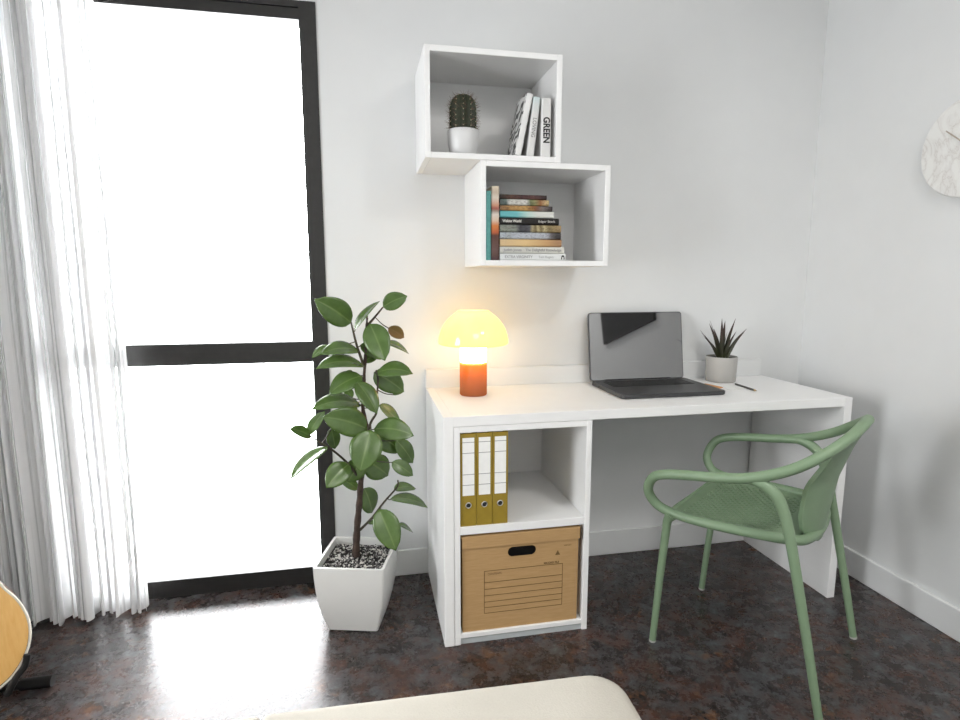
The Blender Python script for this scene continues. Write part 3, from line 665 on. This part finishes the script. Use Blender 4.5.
for k in range(len(a)): bm.faces.new((a[k], b[k], b[(k+1) % len(a)], a[(k+1) % len(a)]))
obj('soil', bm, 'soil', pl_)
bm = bmn(); R3 = Matrix.Rotation(ROT, 3, 'Z')
for i in range(1500):
    p = PC + R3 @ Vector((random.uniform(-.102, .102), random.uniform(-.102, .102), random.uniform(.211, .217)))
    s = random.uniform(.0016, .0038); m_ = Matrix.Translation(p) @ Matrix.Rotation(random.uniform(0, 6), 4, Vector((random.random(), random.random(), random.random()+.01))) @ Matrix.Diagonal((s*random.uniform(.8, 2.2), s, s*.8, 1))
    n0 = len(bm.faces); bmesh.ops.create_icosphere(bm, subdivisions=1, radius=1, matrix=m_) if i % 5 == 0 else bmesh.ops.create_cube(bm, size=1.5, matrix=m_)
    bm.faces.ensure_lookup_table(); mi = random.choice((0, 0, 1, 2, 2, 2))
    for f in list(bm.faces)[n0:]: f.material_index = mi
o = obj('gravel', bm, ['chipA', 'chipB', 'chipC'], pl_); o['kind'] = 'stuff'

LEAVES=[((-0.264,-0.270,1.021),(-0.371,-0.320,1.100),0.080,0),
((-0.161,-0.250,1.070),(-0.082,-0.260,1.106),0.055,0),
((-0.253,-0.250,0.997),(-0.170,-0.230,1.089),0.023,0),
((-0.205,-0.280,1.018),(-0.162,-0.340,0.905),0.080,0),
((-0.145,-0.220,0.999),(-0.091,-0.190,0.961),0.040,3),
((-0.242,-0.270,0.930),(-0.361,-0.310,0.926),0.042,0),
((-0.327,-0.250,0.946),(-0.389,-0.270,0.911),0.026,2),
((-0.227,-0.290,0.884),(-0.372,-0.350,0.888),0.042,0),
((-0.235,-0.300,0.853),(-0.336,-0.350,0.808),0.061,0),
((-0.251,-0.330,0.840),(-0.192,-0.370,0.743),0.057,0),
((-0.187,-0.280,0.858),(-0.073,-0.320,0.857),0.049,0),
((-0.196,-0.260,0.858),(-0.099,-0.260,0.787),0.076,0),
((-0.238,-0.250,0.947),(-0.161,-0.230,0.896),0.046,2),
((-0.153,-0.220,0.949),(-0.075,-0.190,0.905),0.020,2),
((-0.227,-0.230,0.888),(-0.174,-0.210,0.911),0.033,2),
((-0.241,-0.280,0.754),(-0.393,-0.340,0.758),0.049,0),
((-0.224,-0.340,0.688),(-0.357,-0.390,0.746),0.086,0),
((-0.202,-0.310,0.679),(-0.075,-0.340,0.657),0.071,0),
((-0.211,-0.350,0.687),(-0.249,-0.400,0.569),0.098,0),
((-0.204,-0.260,0.656),(-0.109,-0.240,0.575),0.073,2),
((-0.129,-0.260,0.624),(-0.072,-0.240,0.533),0.054,2),
((-0.400,-0.300,0.661),(-0.462,-0.330,0.699),0.035,0),
((-0.406,-0.300,0.668),(-0.355,-0.270,0.737),0.035,0),
((-0.347,-0.320,0.631),(-0.461,-0.370,0.547),0.038,0),
((-0.339,-0.260,0.677),(-0.330,-0.240,0.599),0.043,0),
((-0.283,-0.340,0.577),(-0.353,-0.390,0.521),0.070,0),
((-0.236,-0.280,0.575),(-0.291,-0.270,0.492),0.066,2),
((-0.230,-0.260,0.561),(-0.157,-0.230,0.490),0.087,2),
((-0.260,-0.240,0.451),(-0.319,-0.210,0.480),0.034,2),
((-0.239,-0.250,0.460),(-0.215,-0.200,0.348),0.061,2),
((-0.146,-0.300,0.561),(-0.078,-0.310,0.512),0.046,0),
((-0.139,-0.240,0.442),(-0.060,-0.210,0.428),0.031,2),
((-0.154,-0.280,0.426),(-0.029,-0.300,0.392),0.034,0),
((-0.193,-0.330,0.414),(-0.143,-0.380,0.288),0.082,0),
((-0.175,-0.250,0.330),(-0.230,-0.230,0.322),0.021,2),
((-0.125,-0.250,0.318),(-0.074,-0.220,0.270),0.014,2),
((-0.269,-0.240,0.770),(-0.292,-0.220,0.801),0.030,2),
((-0.182,-0.240,0.742),(-0.109,-0.220,0.661),0.034,0),
((-0.289,-0.230,0.857),(-0.268,-0.230,0.836),0.033,2),
((-0.292,-0.240,0.761),(-0.255,-0.220,0.704),0.033,2),
((-0.135,-0.240,0.775),(-0.100,-0.220,0.779),0.017,2)]
STEMS=[
 ["trunk",[(-0.273,-0.260,0.224),(-0.267,-0.260,0.317),(-0.257,-0.265,0.407),(-0.248,-0.270,0.496),(-0.236,-0.275,0.583),(-0.224,-0.275,0.668),(-0.235,-0.270,0.741),(-0.229,-0.265,0.834),(-0.219,-0.255,0.947),(-0.214,-0.250,1.022),(-0.213,-0.250,1.042)]],
 ["b",[(-0.230,-0.265,0.887),(-0.248,-0.265,0.946),(-0.259,-0.270,0.999),(-0.264,-0.270,1.024)]],
 ["b",[(-0.214,-0.250,1.009),(-0.188,-0.250,1.038),(-0.161,-0.250,1.070)]],
 ["b",[(-0.257,-0.260,0.316),(-0.216,-0.270,0.360),(-0.174,-0.275,0.415),(-0.129,-0.260,0.459),(-0.125,-0.250,0.480)]],
 ["b",[(-0.248,-0.270,0.489),(-0.282,-0.290,0.554),(-0.327,-0.310,0.610),(-0.378,-0.310,0.649),(-0.406,-0.300,0.668)]],
 ["b",[(-0.232,-0.275,0.600),(-0.214,-0.300,0.691),(-0.194,-0.310,0.729),(-0.193,-0.310,0.749),(-0.184,-0.280,0.835),(-0.189,-0.270,0.866)]],
]
for nm, P in STEMS:
    bm = bmn(); Q = catmull(P, 6); m = len(Q)
    if nm == 'trunk': R = [.0135*(1-.78*(i/(m-1))**.8) + .001*math.sin(i*1.7) for i in range(m)]
    else: R = [.0048*(1-.5*i/(m-1)) for i in range(m)]
    tube(bm, Q, R, 10); obj('trunk' if nm == 'trunk' else 'branch', bm, 'bark' if nm == 'trunk' else 'twig', pl_, smooth=True, angle=60)
SKEL = [Vector(p) for _, P in STEMS for p in catmull(P, 8)]
def leaf(B, T, wvis, k):
    B, T = Vector(B), Vector(T); A = T-B; L = A.length; a = A.normalized(); V = (CAM-(B+T)/2).normalized()
    V = (V-a*V.dot(a)).normalized(); Q = a.cross(V).normalized()
    if Q.z < 0: Q = -Q
    # real leaf width; a narrow view means the blade is tilted away, its upper face turned up
    wvis *= 1.05; wt = max(wvis, min(.58*L, .078)); rr = max(.12, min(1, wvis/wt)); N = (V*rr + Q*math.sqrt(max(0, 1-rr*rr))).normalized()
    side = a.cross(N).normalized(); bm = bmn(); uv = bm.loops.layers.uv.new('UVMap'); n, mm = 14, 8; rows = []; data = {}
    droop = .10*L
    for i in range(n+1):
        s = i/n; hw = wt/2*(math.sin(PI*min(1, s**.82*.985+.008))**.72) if 0 < s < 1 else .0004
        if s > .9: hw *= max(.06, (1-s)/.1*.9+.06)
        c_ = B + A*s + N*(droop*4*s*(1-s)*.45) + Q*(.085*L*4*s*(1-s))*(1-abs(a.z))
        row = []
        for j in range(mm+1):
            e = j/mm*2-1; lift = .20*abs(e)*hw - .10*hw*e*e
            v = bm.verts.new(c_ + side*(e*hw) + N*lift); data[v] = (e, s); row.append(v)
        rows.append(row)
    for p, q in zip(rows, rows[1:]):
        for j in range(mm):
            f = bm.faces.new((p[j], p[j+1], q[j+1], q[j]))
            for lp in f.loops: lp[uv].uv = data[lp.vert]
    o = obj('leaf', bm, ['leaf', 'leafpale', 'leafdark', 'leafbrown'][k], pl_, smooth=True)
    sm = o.modifiers.new('thickness', 'SOLIDIFY'); sm.thickness = .0009; sm.offset = 0
    if k == 3: o['label'] = 'browned old leaf'
    near = min(SKEL, key=lambda s_: (s_-B).length - .3*(B.z-s_.z)*0)
    if (near-B).length > .004:
        st = bmn(); tube(st, catmull([near, near.lerp(B, .5)-Vector((0, 0, .004)), B+A*.03], 5), .0018, 6); obj('stalk', st, 'twig', o, smooth=True, off=OFF[pl_.name])
for lf in LEAVES: leaf(*lf)

# ------------------------------------------------------------------ chair
ca = .64; CO = Vector((.9721, -.6537, 0))
def W(s, w_, z): return Vector((CO.x+s*math.cos(ca)-w_*math.sin(ca), CO.y+s*math.sin(ca)+w_*math.cos(ca), z))
ch = thing('armchair', CO, 'green plastic armchair with looped arms and perforated seat by the desk', 'chair')
def sym(f): 
    for sg in (-1, 1): f(sg)
# one continuous loop: side rail, front bend, arm, top of the back, and back again
half = [(.172, -.132, .452), (.203, -.090, .458), (.220, .02, .455), (.224, .12, .452), (.222, .190, .455), (.226, .232, .468), (.238, .256, .500), (.252, .254, .535), (.262, .232, .570), (.267, .190, .588), (.267, .120, .601), (.264, .02, .616), (.256, -.060, .637), (.236, -.135, .671), (.196, -.196, .714), (.130, -.234, .748), (.055, -.250, .768)]
loop = [W(-s, w_, z) for s, w_, z in half] + [W(0, -.253, .772)] + [W(s, w_, z) for s, w_, z in half[::-1]]
bm = bmn(); tube(bm, catmull(loop, 6), .0147, 14); obj('arm_loop', bm, 'green', ch, smooth=True, angle=60)
def rear(sg):
    bm = bmn(); P = catmull([W(sg*x, w_, z) for x, w_, z in [(.243, -.245, 0), (.243, -.195, .24), (.243, -.142, .48), (.245, -.116, .565), (.249, -.090, .604), (.254, -.045, .624), (.258, .01, .617)]], 7)
    n = len(P); R = [.0105+.0055*min(1, 1.8*i/(n-1)) - .003*max(0, i/(n-1)-.75)*4 for i in range(n)]; tube(bm, P, R, 14); l_ = obj('leg', bm, 'green', ch, smooth=True, angle=60); 
    bm = bmn(); tube(bm, [W(sg*.243, -.245, 0), W(sg*.243, -.244, .006)], .0112, 14); obj('glide', bm, 'pot_grey', l_, smooth=True, angle=40, off=OFF[ch.name])
def front(sg):
    bm = bmn(); P = catmull([W(sg*x, w_, z) for x, w_, z in [(.209, .238, 0), (.213, .222, .22), (.218, .207, .385), (.220, .202, .425), (.221, .190, .450)]], 7)
    n = len(P); R = [.0102+.0045*i/(n-1) + (.006*max(0, (i/(n-1)-.8)/.2)) for i in range(n)]; tube(bm, P, R, 14); l_ = obj('leg', bm, 'green', ch, smooth=True, angle=60)
    bm = bmn(); tube(bm, [W(sg*.209, .238, 0), W(sg*.209, .2375, .006)], .0108, 14); obj('glide', bm, 'pot_grey', l_, smooth=True, angle=40, off=OFF[ch.name])
sym(rear); sym(front)
# perforated, slightly dished seat
bm = bmn(); NU, NV = 36, 32
def seat_pt(u, v):                                            # u -1..1 across, v 0..1 from front to back
    w_ = .205 - .345*v; hs = .213 - .028*max(0, (v-.45)/.55)**1.6 - .05*max(0, (v-.86)/.14)**2
    s = hs*u; z = .455 - .016*(1-u*u)*math.sin(PI*min(1, v*1.0)) - .016*max(0, (v-.80)/.2)**1.5 - .006*max(0, 1-v/.1)
    return W(s, w_, z)
vg = {}
def gv(u, v):
    k = (round(u, 5), round(v, 5))
    if k not in vg: vg[k] = bm.verts.new(seat_pt(u, v))
    return vg[k]
for i in range(NU):
    for j in range(NV):
        u0, u1 = -1+2*i/NU, -1+2*(i+1)/NU; v0, v1 = j/NV, (j+1)/NV
        c = [gv(u0, v0), gv(u1, v0), gv(u1, v1), gv(u0, v1)]
        if (i+j) % 2 == 0 and 3 <= i < NU-3 and 3 <= j < NV-5:
            um, vm = (u0+u1)/2, (v0+v1)/2; k = .47
            h = [bm.verts.new(seat_pt(um+(a-um)*2*k, vm+(b-vm)*2*k)) for a, b in ((u0, v0), (u1, v0), (u1, v1), (u0, v1))]
            for q in range(4): bm.faces.new((c[q], c[(q+1) % 4], h[(q+1) % 4], h[q]))
        else: bm.faces.new(c)
st = obj('seat', bm, 'green', ch, smooth=True, angle=50)
sm = st.modifiers.new('thickness', 'SOLIDIFY'); sm.thickness = .006; sm.offset = -1
bm = bmn(); tube(bm, catmull([W(s, w_, z) for s, w_, z in [(-.222, .195, .452), (-.15, .204, .447), (0, .207, .443), (.15, .204, .447), (.222, .195, .452)]], 6), .0085, 10); obj('front_rail', bm, 'green', ch, smooth=True, angle=60)
bm = bmn(); tube(bm, catmull([W(s, w_, z) for s, w_, z in [(-.172, -.132, .452), (-.145, -.150, .446), (-.08, -.162, .439), (0, -.166, .436), (.08, -.162, .439), (.145, -.150, .446), (.172, -.132, .452)]], 6), .0140, 12); obj('rear_rail', bm, 'green', ch, smooth=True, angle=60)
# shield-shaped curved back
def interp(x, T):
    for (a, p), (b, q) in zip(T, T[1:]):
        if x <= b: return p+(q-p)*max(0, (x-a)/(b-a))
    return T[-1][1]
bm = bmn(); NS, NZ = 24, 34; rows = []
for j in range(NZ+1):
    v = j/NZ; z = .412 + (.762-.412)*v
    wc = interp(z, [(.40, -.164), (.45, -.172), (.53, -.182), (.604, -.193), (.695, -.222), (.77, -.254)])
    hs = interp(z, [(.412, .030), (.420, .062), (.435, .088), (.46, .108), (.50, .120), (.58, .124), (.66, .116), (.71, .122), (.735, .118), (.762, .085)])
    kc = interp(z, [(.40, 3.0), (.59, 3.0), (.66, 2.2), (.72, 1.5), (.77, .8)])
    row = []
    for i in range(NS+1):
        u = i/NS*2-1; s = hs*u
        row.append(bm.verts.new(W(s, wc + kc*s*s, z)))
    rows.append(row)
for a, b in zip(rows, rows[1:]):
    for i in range(NS): bm.faces.new((a[i], a[i+1], b[i+1], b[i]))
bk = obj('backrest', bm, 'green', ch, smooth=True)
sm = bk.modifiers.new('thickness', 'SOLIDIFY'); sm.thickness = .014; sm.offset = 0
bv = bk.modifiers.new('edge', 'BEVEL'); bv.width = .005; bv.segments = 3; bv.limit_method = 'ANGLE'; bv.angle_limit = math.radians(50)

# ------------------------------------------------------------------ wall clock
CC = Vector((RX, -.640, 1.570)); CRAD = .155
ck = thing('wall_clock', CC, 'round white marble wall clock on the plain side wall', 'clock')
bm = bmn(); n = 64; fr_, bk_ = [], []
for k in range(n):
    a = 2*PI*k/n; bk_.append(bm.verts.new((RX, CC.y+CRAD*math.cos(a), CC.z+CRAD*math.sin(a))))
mid = [bm.verts.new((RX-.014, v.co.y, v.co.z)) for v in bk_]; fr_ = [bm.verts.new((RX-.017, CC.y+(v.co.y-CC.y)*.98, CC.z+(v.co.z-CC.z)*.98)) for v in bk_]
for A_, B_ in ((bk_, mid), (mid, fr_)):
    for k in range(n): bm.faces.new((A_[k], A_[(k+1) % n], B_[(k+1) % n], B_[k]))
bm.faces.new(fr_); bm.faces.new(bk_[::-1]); obj('dial', bm, 'marble', ck)
for nm, ang, L_ in (('hour_hand', 38.8, .095), ('minute_hand', 165, .110)):
    a = math.radians(ang); d = Vector((0, math.cos(a), math.sin(a))); p = Vector((RX-.0195, CC.y, CC.z)); 
    bm = bmn(); prism(bm, [(-.02, -.0022), (L_, -.0016), (L_, .0016), (-.02, .0022)], (p, d, Vector((0, -d.z, d.y)), (-1, 0, 0)), -.0005, .001); obj(nm, bm, 'bronze', ck)
bm = bmn(); tube(bm, [(RX-.016, CC.y, CC.z), (RX-.022, CC.y, CC.z)], .006); obj('hub', bm, 'bronze', ck)

# ------------------------------------------------------------------ guitar on a floor stand
gu = Vector((.85, .53, 0)).normalized(); gn = Vector((.53, -.85, 0)).normalized(); tb = math.radians(10)
gv_ = (Vector((0, 0, 1))*math.cos(tb) - gn*math.sin(tb)); gn2 = gn*math.cos(tb)+Vector((0, 0, 1))*math.sin(tb)
GO = Vector((-1.272, -.588, .243))                           # centre of the lower bout, on the top plate
gt = thing('acoustic_guitar', (GO.x, GO.y, .05), 'acoustic guitar with amber top and white edging on a black stand', 'guitar')
hp = [(0, -.158), (.06, -.153), (.115, -.125), (.152, -.07), (.163, -.005), (.148, .06), (.118, .115), (.104, .16), (.110, .205), (.122, .245), (.118, .285), (.085, .315), (.04, .325), (0, .325)]
hh_ = [(p.x, p.y) for p in catmull([(a, b, 0) for a, b in hp], 5)]
outl = hh_ + [(-x, y) for x, y in hh_[::-1][1:-1]]
def gpr(pts, d0, d1): 
    bm = bmn(); prism(bm, pts, (GO, gu, gv_, gn2), d0, d1); return bm
obj('body', gpr([(x*.985, y*.985+.0012) for x, y in outl], -.095, -.003), 'mahogany', gt)
obj('soundboard', gpr([(x*.978, y*.978+.002) for x, y in outl], -.003, .0005), 'spruce', gt)
bm = bmn(); tube(bm, [GO+gu*x+gv_*y-gn2*.002 for x, y in outl+outl[:1]], .0034, 8, caps=False); obj('binding', bm, 'binding', gt, smooth=True)
bm = bmn(); lathe(bm, [(0, 0), (.048, 0), (.048, .0012), (0, .0012)], (0, 0, 0)); bm.transform(frame_m(GO+gv_*.155+gn2*.0004, gu, gv_)); obj('sound_hole', bm, 'ink', gt)
obj('bridge', gpr([(-.08, -.012), (.08, -.012), (.085, 0), (.08, .014), (-.08, .014), (-.085, 0)], .0004, .009), 'mahogany', gt)
obj('neck', gpr([(-.027, .12), (.027, .12), (.022, .66), (-.022, .66)], .001, .018), 'mahogany', gt); obj('headstock', gpr([(-.024, .66), (.024, .66), (.036, .70), (.032, .83), (-.032, .83), (-.036, .70)], -.002, .014), 'mahogany', gt)
bm = bmn()
for k in range(6): tube(bm, [GO+gu*(-.024+.0096*k)+gn2*.012, GO+gu*(-.0175+.007*k)+gv_*.67+gn2*.021], .0006, 5)
obj('strings', bm, 'metal', gt)
gs = thing('guitar_stand', (-1.29, -.52, 0), 'black tubular floor stand holding the guitar', 'guitar stand')
foot = Vector((-1.135, -.432, .017))
bm = bmn(); tube(bm, [(-1.330, -.435, .016), foot], .0125, 12); tube(bm, [foot-Vector((.075, 0, .0)), foot+Vector((.004, 0, 0))], .0165, 14); obj('foot', bm, 'black', gs, smooth=True, angle=50)
bm = bmn(); tube(bm, [(-1.330, -.435, .016), (-1.560, -.620, .016)], .0125, 12); tube(bm, [(-1.53, -.596, .016), (-1.565, -.624, .016)], .016, 12); obj('foot', bm, 'black', gs, smooth=True, angle=50)
bm = bmn(); tube(bm, [(-1.330, -.435, .016), (-1.345, -.44, .20), (-1.37, -.44, .55)], .010, 12); obj('post', bm, 'black', gs, smooth=True, angle=50)
for sg in (1, -1):
    k0 = Vector((-1.340, -.438, .11)); pa = GO+gu*(sg*.100)-gv_*.150; pb = GO+gu*(sg*.147)-gv_*.106
    bm = bmn(); tube(bm, catmull([k0, pa-gn2*.108-gv_*.012, pa-gv_*.014-gn2*.04, pa-gv_*.012+gn2*.010], 5), .008, 10); tube(bm, catmull([pa-gv_*.012+gn2*.010, GO+gu*(sg*.121)-gv_*.128+gn2*.013, pb+gn2*.013-gu*(sg*.006), GO+gu*(sg*.150)-gv_*.078+gn2*.012], 5), .0085, 10); obj('cradle_arm', bm, 'black', gs, smooth=True, angle=50)

# ------------------------------------------------------------------ upholstered bench in the foreground
be = thing('upholstered_bench', (-.43, -1.60, 0), 'cream linen upholstered bench in front of the desk', 'bench')
def cushion(x0, x1, y0, y1, z0, z1, rc, re, seam):
    sx = -1 if seam == 'left' else 1
    bm = bmn(); rings = []; n = 8; L1 = []
    for k in range(5): a = PI/2*k/4; L1.append((re*(1-math.sin(a)), z0+re*(1-math.cos(a))))
    L1 = [(re*(1-math.sin(PI/2*k/5)), z0+re*(1-math.cos(PI/2*k/5))) for k in range(6)] + [(re*(1-math.cos(PI/2*k/6)), z1-re+re*math.sin(PI/2*k/6)) for k in range(7)] + [(re+.06, z1+.006), (re+.13, z1+.009)]
    for ins, z in L1:
        w_, h_ = (x1-x0)-2*ins, (y1-y0)-2*ins
        rings.append([])
        big, small = rrect(w_, h_, max(.008, rc-ins*.7), n), rrect(w_+ins*1.5, h_, .008, n)
        for p, q in zip(big, small):
            e = q if p[0]*sx > 0 else p
            rings[-1].append(bm.verts.new(((x0+x1)/2+e[0], (y0+y1)/2+e[1], z)))
    for a, b in zip(rings, rings[1:]):
        for k in range(len(a)): bm.faces.new((a[k], a[(k+1) % len(a)], b[(k+1) % len(a)], b[k]))
    bm.faces.new(rings[0][::-1]); bm.faces.new(rings[-1]); return bm
obj('seat_cushion', cushion(-.4215, .205, -1.80, -1.225, .30, .452, .062, .03, 'left'), 'linen', be, smooth=True)
obj('seat_cushion', cushion(-1.05, -.4235, -1.80, -1.225, .30, .450, .045, .03, 'right'), 'linen', be, smooth=True)
obj('base', newbox(-1.04, .195, -1.79, -1.240, .13, .302, bev=.015, seg=3), 'linen', be)
for x in (-.98, .13):
    for y in (-1.73, -1.30):
        bm = bmn(); tube(bm, [(x, y, 0), (x, y, .135)], [.014, .022], 14); obj('leg', bm, 'mahogany', be, smooth=True, angle=50)
be.rotation_euler.z = math.radians(-1.8); be.location.y += .002
